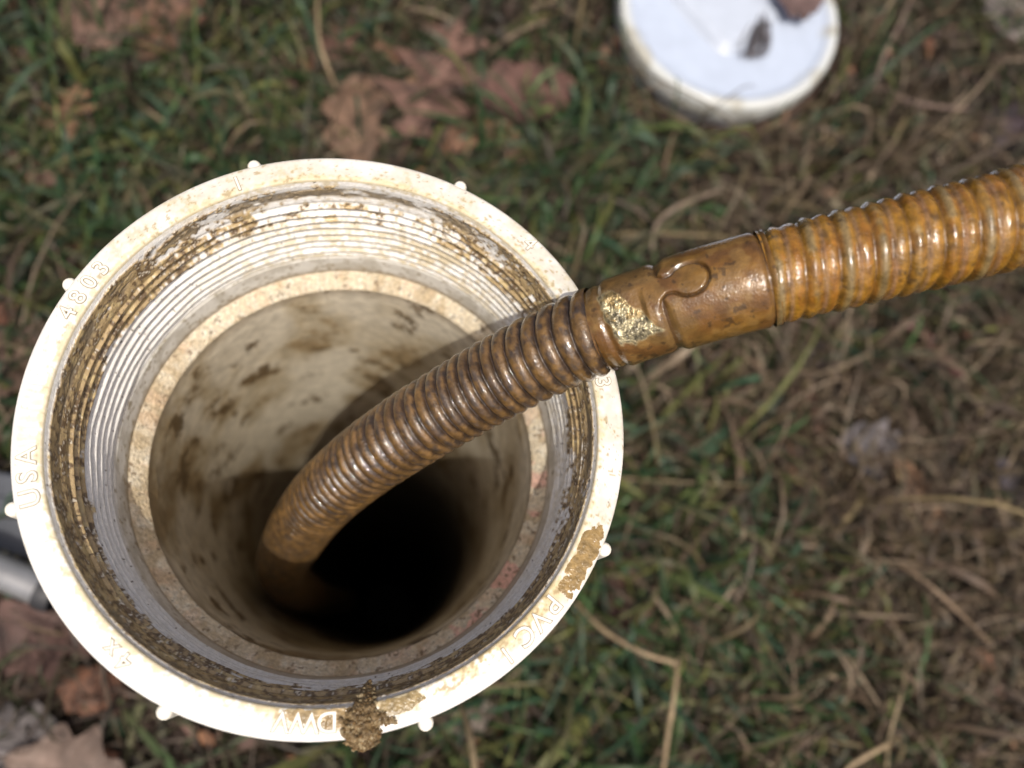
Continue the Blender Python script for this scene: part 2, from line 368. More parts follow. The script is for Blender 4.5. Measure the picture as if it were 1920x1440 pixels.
# ------------------------------------------------------------------ dry stalks, each a thing
def tube(pts, rad, K=10, sub=10):
    P = np.array(pts, float); n = len(P)
    t = np.linspace(0, n-1, (n-1)*sub+1); out = []
    for q in t:
        i = min(int(q), n-2); f = q-i
        p0, p1, p2, p3 = P[max(i-1, 0)], P[i], P[i+1], P[min(i+2, n-1)]
        out.append(0.5*((2*p1)+(-p0+p2)*f+(2*p0-5*p1+4*p2-p3)*f*f+(-p0+3*p1-3*p2+p3)*f**3))
    C_ = np.array(out); T_ = np.gradient(C_, axis=0); T_ /= np.linalg.norm(T_, axis=1)[:, None]
    A = np.cross(T_, [0, 0, 1.0]); A /= np.linalg.norm(A, axis=1)[:, None]+1e-9; B = np.cross(T_, A)
    r = np.interp(np.linspace(0, 1, len(C_)), np.linspace(0, 1, len(rad)), rad)
    a = np.linspace(0, 2*np.pi, K, endpoint=False)
    V = C_[:, None]+r[:, None, None]*(np.cos(a)[None, :, None]*A[:, None]+np.sin(a)[None, :, None]*B[:, None])
    return V.reshape(-1, 3), grid_faces(len(C_), K, wrap_v=True), len(C_), K, C_

def stalk(pix, rad, colr, label, z=0.022):
    pts = [at(px, py, z+dz) for px, py, dz in pix]
    V, F_, n, K, C_ = tube(pts, rad)
    c = np.broadcast_to(np.array(colr), (len(V), 3))*(0.8+0.4*fbm(V*400, 3, 2))[:, None]
    tag(mesh_obj('dry_stalk', V, F_, M['straw'], colr=c), label, 'stalk', 'dry stalks in the lawn')
S1 = (0.27, 0.20, 0.12)
stalk([(1272, 1235, .016), (1263, 1310, .02), (1252, 1380, .014), (1240, 1470, 0)], [.0010, .0012, .0011], S1, 'upright pale stalk in the green grass, lower middle right')
stalk([(1080, 1130, .0), (1130, 1180, .01), (1200, 1222, .018), (1266, 1243, .018)], [.0008, .0011, .001], S1, 'pale stalk slanting from the lower right rim past the dark red leaf')
stalk([(858, 1310, .0), (872, 1345, .03), (885, 1400, .05), (892, 1470, .06)], [.0012, .0014, .0013], (0.30, 0.23, 0.14), 'pale stalk rising out from under the bottom rim')
stalk([(1222, 470, .0), (1232, 420, .012), (1275, 385, .018), (1345, 358, .010)], [.0010, .0013, .001], (.2, .15, .11), 'curved grey stalk just above the cable coupling')
stalk([(595, -10, .0), (598, 70, .016), (612, 120, .014), (630, 165, .004)], [.0009, .0011, .0007], S1, 'bent pale stalk at the top, left of the oak leaf')
stalk([(1690, 1380, .0), (1655, 1400, .012), (1590, 1440, .01), (1570, 1480, .004)], [.0009, .0013, .001], S1, 'thick pale stalk near the bottom edge, right')
stalk([(1700, 1240, .004), (1690, 1300, .014), (1668, 1380, .010), (1660, 1460, 0)], [.0008, .001, .0008], (.22, .17, .10), 'forked looking thin stalk in dry grass, lower right')
stalk([(1860, 1210, .0), (1800, 1150, .010), (1740, 1095, .012), (1690, 1060, .004)], [.0009, .001, .0007], (.2, .14, .09), 'straight stalk across the bare soil, right')
stalk([(1640, 170, .0), (1655, 110, .012), (1690, 40, .014), (1715, -20, .004)], [.0012, .0013, .0009], (.17, .12, .095), 'grey stalk right of the white plug')
stalk([(1820, 205, .004), (1760, 200, .012), (1700, 188, .012), (1650, 160, 0)], [.0012, .0013, .0009], (.17, .12, .095), 'horizontal grey stalk on bare soil above the cable')

# ------------------------------------------------------------------ the cleanout: threaded collar glued over a pipe
clean = tag(empty('cleanout_pipe', (0, 0, 0)), 'dirty white plastic cleanout pipe with threaded collar standing up from the lawn', 'pipe')
NT = 1080
TH = np.linspace(0, 2*np.pi, NT, endpoint=False)
def ang(px, py, z=H): p = at(px, py, z); return math.atan2(p[1], p[0])
def adist(a, b): return np.abs((a-b+np.pi) % (2*np.pi)-np.pi)
def ring(name, r, z, colr, rough, mat, flip=False, dxy=None):      # r,z: (NT,n)
    P = np.stack([r*np.cos(TH)[:, None], r*np.sin(TH)[:, None], z], -1)
    c = np.concatenate([colr, np.asarray(rough)[..., None]], -1)
    return mesh_obj(name, P, grid_faces(NT, r.shape[1], wrap_u=True, flip=flip), mat, clean, c)
mm = 0.001
WHITE = np.array([0.66, 0.645, 0.605])
TANS, OLIVE, BROWN, DKBR = (0.60, 0.51, 0.33), (0.42, 0.34, 0.15), (0.24, 0.165, 0.075), (0.10, 0.066, 0.030)

def arr3(r, z):
    return np.stack([r*np.cos(TH)[:, None]*1000, r*np.sin(TH)[:, None]*1000, z*1000+0*r], -1)   # millimetres

# collar: outer wall, rounded edge, flat rim face
prof = [(57.4, -62), (60.2, -60), (61.2, -52), (62.6, -44), (63.6, -36), (64.0, -12), (64.4, -2.4), (64.7, -1.2), (64.95, -.55), (64.75, -.2), (64.3, -.03), (63.9, 0)]
prof += [(r, 0.0) for r in np.linspace(63.6, 59.6, 30)]
prof += [(59.3, -.03), (59.05, -.15), (58.9, -.4), (58.8, -.8)]
prof = np.array(prof)
r = np.repeat(prof[None, :, 0], NT, 0)*mm; z = np.repeat(prof[None, :, 1], NT, 0)*mm+H
p3 = arr3(r, z)
z = z+0.05*mm*(fbm(p3*0.25, 5, 3)-.5)*sstep(0.058, 0.060, r)
n1 = fbm(p3*0.22, 31, 4); n2 = fbm(p3*1.1, 33, 4); n3 = fbm(p3*3.0, 35, 3)
A = TH[:, None]+0*r
dirty = 0.95*sstep(2.3, 0.9, adist(A, math.radians(55)))+0.15*sstep(.9, .1, adist(A, math.radians(185)))
inner = sstep(62.0, 58.8, r/mm)
c = np.broadcast_to(WHITE, p3.shape).copy()
film_ = np.clip(0.75*dirty*sstep(.30, .62, n1)+0.45*dirty, 0, 1)
c = mix(c, (0.49, 0.455, 0.385), film_*.9)
c = mix(c, (0.44, 0.38, 0.24), np.clip(dirty+.25, 0, 1)*sstep(.60, .72, n1*.6+n2*.4)*.7)
c = mix(c, (0.52, 0.44, 0.27), sstep(.50, .62, n2*.5+n1*.25+inner*.26)*.85*np.clip(inner*1.3, 0, 1))
c = mix(c, (0.33, 0.26, 0.15), sstep(.74, .80, n2+0.05*inner+.05*dirty)*np.clip(.3+dirty, 0, .85))
c = mix(c, DKBR, sstep(.80, .84, n3)*np.clip(.3+.6*dirty, 0, .8))
# brownish smears around DWV, PVC and the right side
for (px, py, w, rr0) in ((560, 1335, .16, 60.5), (960, 1190, .32, 60.0), (1010, 1130, .2, 60.2), (850, 1290, .2, 60.2), (700, 1345, .3, 61)):
    a0 = ang(px, py)
    m = sstep(1.0, 0.35, adist(A, a0)/w)*sstep(2.9, .6, np.abs(r/mm-rr0))*sstep(.38, .55, n2*.6+n1*.4)
    c = mix(c, (0.48, 0.38, 0.2), m*.8); c = mix(c, BROWN, m*sstep(.55, .68, n2)*.6)
# faint file marks at the left
m = sstep(.14, .10, adist(A, ang(55, 775)))*sstep(.45, .6, vnoise(np.stack([A*260, r/mm*0.25, 0*A], -1), 4))*sstep(64.2, 63, r/mm)
c = mix(c, (0.62, 0.52, 0.36), m*.55)
side = sstep(-.5, -3, prof[None, :, 1]+0*r)
c = mix(c, (0.50, 0.46, 0.38), side*.4*sstep(.3, .6, n1))
rough = 0.34+0.3*film_+0.2*sstep(.5, .7, n2)
ring('collar', r, z, c, rough, M['pvc'])

# threaded bore (real helical thread, mud packed into the upper turns)
d = np.linspace(0.8, 35.0, 230)[None, :]+0*TH[:, None]
rb = np.interp(d, [0.8, 2.0, 6.5, 8.5, 34, 35.0], [58.8, 58.45, 58.15, 57.6, 56.15, 55.9])
pitch = 3.05
ph = (d-pitch*TH[:, None]/(2*np.pi))/pitch; s = ph-np.floor(ph)
tri = np.clip(np.minimum(s, 1-s)*2.6-0.12, 0, 1)
fade = sstep(7.5, 10.5, d)*sstep(34.9, 33.6, d)*(.45+.9*fbm(np.stack([np.cos(TH)[:, None]*5+0*d, np.sin(TH)[:, None]*5+0*d, d*.25], -1), 55, 3))
rt = rb+fade*(tri-.62)*1.5
q3 = np.stack([rb*np.cos(TH)[:, None], rb*np.sin(TH)[:, None], d*1.0], -1)
qs = np.stack([rb*np.cos(TH)[:, None]*.45, rb*np.sin(TH)[:, None]*.45, d*1.2], -1)
m1 = fbm(qs*0.35, 61, 4); m2 = fbm(q3*.9, 63, 4); m3 = fbm(q3*2.6, 65, 3); m4 = fbm(qs*.12, 67, 3)
A = TH[:, None]+0*d
left = sstep(1.25, .4, adist(A, math.radians(190))); top = sstep(1.0, .3, adist(A, math.radians(88))); bot = sstep(1.35, .5, adist(A, math.radians(280)))
# where mud sits: a band below the rim, thicker bottom/left, patchier at the top
band = sstep(1.2, 2.4, d)*sstep(23.5, 15.0, d-4*(m4-.5)*4)
mudamt = band*(0.62+.20*left+.28*bot-.16*top)+0.16*bot*sstep(20, 27, d)*sstep(33.8, 31, d)+.18*sstep(.9, .2, adist(A, math.radians(25)))
mask = sstep(.50, .60, m1*.55+m2*.45-.34+mudamt*.72)
thick = mask*(0.25+.5*m2)*1.0
fill = rb+fade*(.20)-.15
rmud = np.where(mask > .01, np.minimum(rt, fill-thick*.35+ (1-mask)*.6), rt)+.16*(m3-.5)*mask
rf = rmud
c = np.broadcast_to(np.array([0.70, 0.68, 0.635]), q3.shape).copy()
c = mix(c, (0.52, 0.45, 0.32), (.75*top+.25+.3*sstep(1.2, .3, adist(A, math.radians(20))))*sstep(.42, .62, m2*.6+m1*.4)*(1-.75*left*sstep(18, 23, d)))
c = mix(c, (0.17, 0.125, 0.075), fade*sstep(.70, 1.0, tri)*(.62-.12*left)*np.clip(.25+.75*sstep(.38, .58, m2*.5+m1*.5)+.5*bot, 0, 1))                # thread roots: grime plus painted crease shade, so the turns stay readable
c = mix(c, (0.37, 0.26, 0.12), mask*.95)
c = mix(c, (0.13, 0.085, 0.045), mask*sstep(.50, .60, m2+.06*bot+.04*left))
c = mix(c, (0.50, 0.38, 0.19), mask*sstep(.58, .68, fbm(q3*.5+9, 71, 4)))
c = mix(c, (0.66, 0.60, 0.48), mask*sstep(.60, .66, m3*.5+m2*.5)*.85)
c = mix(c, (0.09, 0.065, 0.035), sstep(.765, .80, fbm(q3*1.7, 73, 3)))
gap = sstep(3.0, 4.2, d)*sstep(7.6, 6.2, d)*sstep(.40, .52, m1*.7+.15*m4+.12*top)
c = mix(c, (0.22, 0.175, 0.115), gap*.9)  # lead-in band: mud and the rim lip's shade painted as one brown
rf = rf+gap*.25
rough = np.clip(.28+.28*m2-.24*top-.1*mask*sstep(.4, .6, m3), .10, .8)
z = H-d*mm
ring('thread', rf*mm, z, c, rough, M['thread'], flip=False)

# smooth socket wall
d = np.linspace(35.0, 43.0, 24)[None, :]+0*TH[:, None]
rs = np.interp(d, [35.0, 35.5, 43.0], [55.9, 55.6, 55.0])
q3 = np.stack([rs*np.cos(TH)[:, None], rs*np.sin(TH)[:, None], d], -1)
n1 = fbm(q3*.25, 81, 4); n2 = fbm(q3*.9, 83, 4)
A = TH[:, None]+0*d
c = np.broadcast_to(np.array([0.70, 0.67, 0.60]), q3.shape).copy()
c = mix(c, (0.48, 0.44, 0.36), sstep(.45, .65, n1)*.7)
c = mix(c, (0.30, 0.24, 0.15), sstep(.62, .70, n2)*.8)
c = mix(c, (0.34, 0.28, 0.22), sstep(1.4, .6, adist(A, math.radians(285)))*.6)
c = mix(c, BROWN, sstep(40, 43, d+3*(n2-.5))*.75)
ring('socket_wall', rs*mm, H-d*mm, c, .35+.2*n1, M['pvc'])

# cut end of the pipe: ragged, with glue and pink primer residue
tt = np.linspace(0, 1, 26)[None, :]+0*TH[:, None]
A = TH[:, None]+0*tt
rl = 55.05-3.6*tt+0*A
q0 = np.stack([rl*np.cos(TH)[:, None], rl*np.sin(TH)[:, None], 0*rl], -1)
n1 = fbm(q0*.28, 91, 4); n2 = fbm(q0*1.0, 93, 4); n3 = fbm(q0*.09, 95, 2)
edge = 0.9*(fbm(np.stack([np.cos(A)*14, np.sin(A)*14, 0*A], -1), 97, 4)-.5)
dl = 43.0+5.2*tt**1.1+edge*tt*1.6+.5*(n2-.5)*np.sin(np.pi*np.clip(tt, 0, 1))
rl = rl+.5*edge*tt
c = np.broadcast_to(np.array([0.64, 0.55, 0.40]), q0.shape).copy()
c = mix(c, (0.72, 0.66, 0.53), sstep(.5, .66, n2))
c = mix(c, (0.42, 0.31, 0.17), .75*sstep(.50, .70, n1*.8+.2*n2+.12*sstep(.8, .2, adist(A, math.radians(182))))*.85)
c = mix(c, (0.60, 0.38, 0.24), sstep(.56, .72, fbm(q0*.2+30, 99, 3))*.3)
pk = sstep(.9, .3, adist(A, math.radians(-30)))
c = mix(c, (0.78, 0.42, 0.34), pk*sstep(.52, .60, fbm(q0*.22+60, 101, 3))*.75)
c = mix(c, (0.18, 0.12, 0.065), sstep(.68, .75, n2+.03*pk)*.8)
c = mix(c, (0.22, 0.15, 0.08), sstep(.93, 1.0, tt)*.55+.4*sstep(.08, 0, tt))
ring('cut_edge', rl*mm, H-dl*mm, c, .5+.3*n2, M['cut'])
r_end, d_end = rl[:, -1], dl[:, -1]

# pipe bore down into the ground
nd = 330
t = np.linspace(0, 1, nd)[None, :]
d = d_end[:, None]+(t**2.1)*(1500-d_end[:, None])
rw = 51.0+(r_end[:, None]-51.0)*sstep(8, 0, d-d_end[:, None])+0*d
A = TH[:, None]+0*d
q3 = np.stack([rw*np.cos(TH)[:, None], rw*np.sin(TH)[:, None], d], -1)
qd = np.stack([(A*51+d*.55)*.030, (d-A*20)*.055, 0*A], -1)            # dragged, slanting streaks
qd2 = np.stack([rw*np.cos(TH+.0)[:, None]*.06, rw*np.sin(TH)[:, None]*.06, d*.035], -1)
n1 = fbm(qd2, 111, 5); n2 = fbm(q3*.25, 113, 4); n3 = fbm(np.stack([rw*np.cos(A+d*.004)*.13, rw*np.sin(A+d*.004)*.13, d*.085], -1), 115, 5, .6)
rw = rw-.35*sstep(.55, .7, n3)*(n2)-.12*(n2-.5)
c = np.broadcast_to(np.array([0.66, 0.595, 0.47]), q3.shape).copy()
lft = sstep(1.9, .6, adist(A, math.radians(205)))
c = mix(c, (0.40, 0.32, 0.19), np.clip(sstep(.40, .64, n1)*.6+.30*lft, 0, 1))
c = mix(c, (0.26, 0.18, 0.085), sstep(.54, .68, n1*.5+n3*.5+.06*lft)*.85)
c = mix(c, (0.12, 0.078, 0.034), sstep(.60, .70, n3+.03*lft)*.85)
c = mix(c, (0.10, 0.066, 0.030), sstep(.72, .76, n2*.7+n3*.3+.02)*.8)
c = mix(c, (0.16, 0.11, 0.06), sstep(7, 0, (d-d_end[:, None])+6*(n2-.5))*.5)
c = mix(c, (0.17, 0.115, 0.055), sstep(120, 210, d+60*(n1-.5))*.55)      # sludge brown deepening to near black: the drain's gloom painted in
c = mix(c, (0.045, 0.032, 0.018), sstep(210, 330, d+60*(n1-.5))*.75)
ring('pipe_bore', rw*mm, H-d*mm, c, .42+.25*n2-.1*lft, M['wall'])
# outer wall of the pipe below the collar, and standing sludge at the bottom
zz = np.array([H-.058, H-.14, H-.22, H-.30])[None, :]+0*TH[:, None]
ring('pipe_wall', np.full(zz.shape, .05715), zz, np.broadcast_to(np.array([.6, .56, .47]), zz.shape+(3,)), np.full(zz.shape, .45), M['pvc'], flip=True)
k = 60; a = np.linspace(0, 2*np.pi, k, endpoint=False)
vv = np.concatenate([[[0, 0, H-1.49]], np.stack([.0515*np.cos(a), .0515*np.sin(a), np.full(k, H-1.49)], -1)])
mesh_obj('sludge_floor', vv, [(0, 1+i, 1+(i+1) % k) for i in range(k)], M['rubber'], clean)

# grip ribs outside the rim
def rib(a):
    n, K = 16, 14
    zz = np.concatenate([[-.5], -.5-np.array([.02, .25, .6, 1.0, 1.5]), np.linspace(-4, -34, n-7), [-35.5]])
    rad = np.concatenate([[.05], [.7, 1.15, 1.42, 1.58, 1.62], np.full(n-7, 1.62), [.2]])
    cc = np.array([65.65*math.cos(a), 65.65*math.sin(a)])
    b = np.linspace(0, 2*np.pi, K, endpoint=False)
    V = np.stack([cc[0]+rad[:, None]*np.cos(b), cc[1]+rad[:, None]*np.sin(b), zz[:, None]+H/mm+0*b], -1).reshape(-1, 3)*mm
    colr = np.concatenate([np.broadcast_to(np.array([.74, .70, .60]), (len(V), 3)), np.full((len(V), 1), .35)], 1)
    mesh_obj('grip_rib', V, grid_faces(len(zz), K, wrap_v=True, flip=True), M['pvc'], clean, colr)
ribs = [(473, 300), (865, 345), (126, 530), (26, 953), (312, 1326), (796, 1348), (1131, 1028)]
for px, py in ribs: rib(ang(px, py, H-.001))
rib(ang(1120, 640, H-.001))

# moulded lettering
def glyph(ch, size, extr, offset):
    cu = bpy.data.curves.new('glyph', 'FONT'); cu.body = ch; cu.size = size; cu.extrude = extr; cu.offset = offset
    cu.align_x = 'CENTER'; cu.align_y = 'CENTER'; cu.resolution_u = 4
    o = bpy.data.objects.new('glyph', cu); col.objects.link(o)
    dg = bpy.context.evaluated_depsgraph_get(); me = bpy.data.meshes.new_from_object(o.evaluated_get(dg))
    v = np.array([x.co for x in me.vertices]); f = [tuple(p.vertices) for p in me.polygons]
    bpy.data.objects.remove(o); bpy.data.curves.remove(cu); bpy.data.meshes.remove(me)
    return v, f
def lettering(text, px, py, size, rad, gap=1.0, dirt=True):
    a0 = ang(px, py); n = len(text)
    for off, ex, z0, mat, nm in ((0.0, .00010, .00010, M['mark'], 'raised_lettering'), (.00017, .00003, .00004, M['mark_dirt'], 'lettering_grime')):
        V, Fc = [], []
        for i, ch in enumerate(text):
            a = a0-(i-(n-1)/2)*size*.78*gap/rad
            v, f = glyph(ch, size, ex, off)
            if len(v) == 0: continue
            rot = a-math.pi/2; cs, sn = math.cos(rot), math.sin(rot)
            w = np.stack([v[:, 0]*cs-v[:, 1]*sn+rad*math.cos(a), v[:, 0]*sn+v[:, 1]*cs+rad*math.sin(a), v[:, 2]+H+z0], -1)
            b = sum(len(q) for q in V); V.append(w); Fc += [tuple(b+k for k in t) for t in f]
        top_o = mesh_obj(nm, np.concatenate(V), Fc, mat, clean if nm == 'raised_lettering' else top_o, smooth=False)
lettering('4803', 160, 545, .0052, .0616, 1.0)
lettering('USA', 60, 893, .0056, .0616, 1.0)
lettering('DWV', 572, 1338, .0056, .0612, 1.0)
lettering('PVC', 1008, 1160, .0058, .0614, .95)
lettering('4x', 228, 1220, .0048, .0618, 1.0)
lettering('4', 996, 455, .0050, .0625)
lettering('3', 1134, 716, .0052, .0612)
lettering('I', 443, 338, .0052, .0612)
lettering('I', 943, 1218, .0052, .0620)

# ------------------------------------------------------------------ mud on the rim
def mud_clump():
    g = np.random.default_rng(21)
    nx, ny = 150, 130
    PXs, PYs = np.meshgrid(np.linspace(608, 756, nx), np.linspace(1278, 1414, ny), indexing='ij')
    w = np.interp(PYs, [1278, 1290, 1305, 1325, 1340, 1352, 1375, 1395, 1406, 1414], [4, 14, 20, 26, 50, 58, 48, 40, 22, 2])
    cxl = np.interp(PYs, [1280, 1310, 1345, 1410], [690, 686, 683, 680])
    q = np.stack([PXs*.12, PYs*.12, 0*PXs], -1)
    e = 1-np.abs(PXs-cxl)/w
    h = sstep(0, .75, e+1.0*(fbm(q*.55, 301, 4)-.5))
    P0 = at(682, 1345, H); ux = (at(700, 1345, H)-P0)/18; uy = (at(682, 1363, H)-P0)/18
    XY = P0[None, None]+(PXs-682)[..., None]*ux+(PYs-1345)[..., None]*uy
    rr_ = np.hypot(XY[..., 0], XY[..., 1])
    hump = np.interp(PYs, [1278, 1310, 1350, 1385, 1414], [.5, .9, 2.1, 1.9, .8])
    zz = h*hump*(.45+.9*fbm(q*.45, 303, 3))+.75*h*(fbm(q*1.6, 305, 3)-.5)+.4*h*(vnoise(q*4.0, 309)-.5)
    basez = np.where(rr_ > .0645, -(rr_-.0645)*900, np.where(rr_ < .0592, -(.0592-rr_)*1500, 0))
    V = np.stack([XY[..., 0], XY[..., 1], H+(basez+zz-.12)*mm], -1)
    F_ = grid_faces(nx, ny, flip=True); ok = (h.ravel()[F_] > .06).all(1)
    n1 = fbm(q*.6, 311, 4); n2 = fbm(q*2.2, 313, 3)
    c = np.broadcast_to(np.array([.165, .112, .052]), q.shape).copy()
    c = mix(c, (.10, .066, .032), sstep(.45, .62, n1)); c = mix(c, (.27, .20, .11), sstep(.52, .68, n2)*.7); c = mix(c, (.07, .045, .02), sstep(.60, .70, fbm(q*1.3+8, 317, 3)))
    used = np.unique(F_[ok]); mp_ = np.zeros(nx*ny, int); mp_[used] = np.arange(len(used))
    Vt, Ft, Ct = [V.reshape(-1, 3)[used]], [mp_[F_[ok]]], [c.reshape(-1, 3)[used]]
    nb = len(used)
    la = np.linspace(0, np.pi, 5); lo = np.linspace(0, 2*np.pi, 6, endpoint=False)
    sph = np.stack([np.sin(la)[:, None]*np.cos(lo), np.sin(la)[:, None]*np.sin(lo), np.cos(la)[:, None]+0*lo], -1).reshape(-1, 3)
    fs = grid_faces(5, 6, wrap_v=True, flip=True); pick = g.choice(len(used), 420, replace=False)
    for i in pick:
        s_ = min(.12*math.exp(abs(g.normal(0, .7))), .55)*mm
        Vt.append(Vt[0][i]+sph*s_*g.uniform(.6, 1.5, (1, 3))*g.uniform(.75, 1.25, (len(sph), 1))); Ft.append(fs+nb); nb += len(sph)
        Ct.append(np.broadcast_to(np.array([[.19, .13, .065], [.11, .07, .03], [.27, .21, .12], [.14, .085, .035]])[g.integers(0, 4)], (len(sph), 3)))
    tag(mesh_obj('mud_clump', np.concatenate(Vt), np.concatenate(Ft), M['mud'], None, np.concatenate(Ct)), 'wet brown clump of grit and mud spilling over the bottom of the rim', 'mud')
mud_clump()

def film(name, label, px, py, half_deg, r0, r1, seed, colr, tmax=.35, thr=.5):
    a0 = ang(px, py); na, nb = 120, 48
    a = a0+np.radians(np.linspace(-half_deg, half_deg, na))[:, None]; r_ = np.linspace(r0, r1, nb)[None, :]
    a, r_ = a+0*r_, r_+0*a
    q = np.stack([r_*np.cos(a), r_*np.sin(a), 0*a], -1)
    e = (1-(np.abs(a-a0)/math.radians(half_deg))**2)*(1-(np.abs(2*(r_-r0)/(r1-r0)-1))**3)
    h = e*.75+.55*(fbm(q*.7, seed, 4)-.5)*1.6-.28
    zz = np.clip(h, -.05, .6)*tmax+.02*0
    zz = zz+.10*(fbm(q*2.2, seed+5, 3)-.5)*(h > 0)
    V = np.stack([r_*np.cos(a)*mm, r_*np.sin(a)*mm, H+np.maximum(zz, -.03)*mm+.00004], -1)
    F_ = grid_faces(na, nb, flip=True)
    ok = (h.ravel()[F_] > -.02).any(1)
    cc = np.broadcast_to(np.array(colr), q.shape)*(0.65+.7*fbm(q*.8, seed+2, 4))[..., None]
    used = np.unique(F_[ok]); mp_ = np.zeros(na*nb, int); mp_[used] = np.arange(len(used))
    o = mesh_obj(name, V.reshape(-1, 3)[used], mp_[F_[ok]], M['mud'], None, cc.reshape(-1, 3)[used])
    # face orientation: upward
    return tag(o, label, 'mud')
film('mud_smear', 'shiny brown mud smear on the right side of the rim', 1103, 1055, 8.5, 59.6, 64.6, 31, (.23, .15, .055), .16)
film('mud_smear', 'thin brown mud film over the moulded letters left of the mud clump', 590, 1332, 7.5, 58.9, 61.6, 37, (.30, .22, .11), .2)
film('mud_smear', 'thin wet brown smear on the rim right beside the mud clump', 748, 1318, 5.5, 58.9, 62.4, 43, (.22, .16, .07), .18)
film('mud_smear', 'small wet brown smear running left of the mud clump towards the bore', 632, 1322, 4.5, 58.9, 62.8, 47, (.22, .15, .065), .2)

# ------------------------------------------------------------------ drain cable with its coupling
D_ = 0.0200
R0 = D_/2
way = [(2500, 200, .158), (2250, 290, .158), (2060, 362, .1585), (1860, 420, .1605), (1680, 463, .163), (1500, 507, .166), (1350, 545, .1695), (1240, 578, .173), (1120, 620, .1775),
       (1000, 674, .184), (880, 740, .191), (770, 806, .199), (675, 872, .213), (600, 940, .233), (552, 1008, .266), (530, 1064, .312), (545, 1105, .365)]
W3 = [at_depth(*w) for w in way]
W3 = [W3[0]+np.array([.42, .05, -.28]), W3[0]+np.array([.16, .05, -.04])]+W3
last = W3[-1]; aa = math.atan2(last[1], last[0])
for q, dz in ((.0400, -.05), (.0398, -.13), (.036, -.24), (.030, -.38)):
    W3.append(np.array([q*math.cos(aa), q*math.sin(aa), last[2]+dz]))
W3 = np.array(W3)[::-1]
for i in range(len(W3)):                                  # stay inside the bore
    rr_ = math.hypot(W3[i][0], W3[i][1])
    if W3[i][2] < H-.052 and .0402 < rr_ < .07: W3[i][:2] *= .0402/rr_
def catmull(P, sub=60):
    n = len(P); out = []
    for i in range(n-1):
        p0, p1, p2, p3 = P[max(i-1, 0)], P[i], P[i+1], P[min(i+2, n-1)]
        f = np.linspace(0, 1, sub, endpoint=False)[:, None]
        out.append(0.5*((2*p1)+(-p0+p2)*f+(2*p0-5*p1+4*p2-p3)*f*f+(-p0+3*p1-3*p2+p3)*f**3))
    return np.concatenate(out+[P[-1:]])
CL = catmull(W3)
for _ in range(60): CL[1:-1] = .25*CL[:-2]+.5*CL[1:-1]+.25*CL[2:]
SL = np.concatenate([[0], np.cumsum(np.linalg.norm(np.diff(CL, axis=0), axis=1))])
def proj(P):
    q = (np.asarray(P)-CAM)@R_wc
    return np.stack([CX+F*q[..., 0]/-q[..., 2], CY-F*q[..., 1]/-q[..., 2]], -1)
PX = proj(CL)
def s_at(px, py):
    ok = CL[:, 2] > H-.25
    dd = np.hypot(PX[:, 0]-px, PX[:, 1]-py)+np.where(ok, 0, 1e6); return SL[np.argmin(dd)]
s_ref = s_at(1252, 570); TG = np.gradient(CL, axis=0); TG /= np.linalg.norm(TG, axis=1)[:, None]
NN = np.zeros_like(CL); i0 = int(np.argmin(np.abs(SL-s_ref)))                 # twist-free frame carried along the cable
NN[i0] = unit((np.array([.03, .02, .60])-CL[i0])-((np.array([.03, .02, .60])-CL[i0])@TG[i0])*TG[i0])
for rng_, st in ((range(i0+1, len(CL)), -1), (range(i0-1, -1, -1), 1)):
    for i in rng_: NN[i] = unit(NN[i+st]-(NN[i+st]@TG[i])*TG[i])
def frame(s):
    P = np.stack([np.interp(s, SL, CL[:, k]) for k in range(3)], -1)
    e = .0008
    T_ = np.stack([np.interp(s+e, SL, CL[:, k])-np.interp(s-e, SL, CL[:, k]) for k in range(3)], -1)
    T_ /= np.linalg.norm(T_, axis=1)[:, None]
    ref = np.stack([np.interp(s, SL, NN[:, k]) for k in range(3)], -1)
    N_ = ref-(ref*T_).sum(1)[:, None]*T_; N_ /= np.linalg.norm(N_, axis=1)[:, None]
    return P, T_, N_, np.cross(N_, T_)
def sweep(name, s, nt, rad_fn, col_fn, mat, parent, keep=None, caps=None):
    P, T_, N_, B_ = frame(s)
    a = np.linspace(0, 2*np.pi, nt, endpoint=False)
    S, Aa = np.meshgrid(s, a, indexing='ij')
    r_ = rad_fn(S, Aa)
    V = P[:, None]+r_[..., None]*(np.cos(Aa)[..., None]*N_[:, None]+np.sin(Aa)[..., None]*B_[:, None])
    c = col_fn(S, Aa, r_)
    F_ = grid_faces(len(s), nt, wrap_v=True, flip=True)
    if keep is not None:
        kv = keep(S, Aa).ravel()[F_]; fc_ = (kv > 1.5).mean(1) > .5; fa = ((kv > .5).mean(1) > .5) & ~fc_
        res = []
        for kf in (fa, ~fa & ~fc_, fc_):
            used = np.unique(F_[kf]); mp_ = np.zeros(V.shape[0]*nt, int); mp_[used] = np.arange(len(used)); res.append((V.reshape(-1, 3)[used], mp_[F_[kf]], c.reshape(-1, 4)[used]))
        return res
    return mesh_obj(name, V, F_, mat, parent, c.reshape(-1, 4))

s_end = s_at(1128, 617); s_gap = s_at(1252, 570); s_col = s_at(1440, 523)
cable = tag(empty('drain_cable', tuple(W3[0]*0)), 'wet rusty orange coiled drain cable with coupling going into the pipe', 'cable')

def cyl(S, Aa, k=1.0):
    return np.stack([S*1000*k, R0*1000*np.cos(Aa)*k, R0*1000*np.sin(Aa)*k], -1)

def coil_phase(S, Aa, p0, s0, p_far, hand=1):
    x = (s0-S)*1000
    turns = np.where(x < 22, x/p0+0*x, 22/p0+(x-22)/p_far)
    return turns+hand*Aa/(2*np.pi)
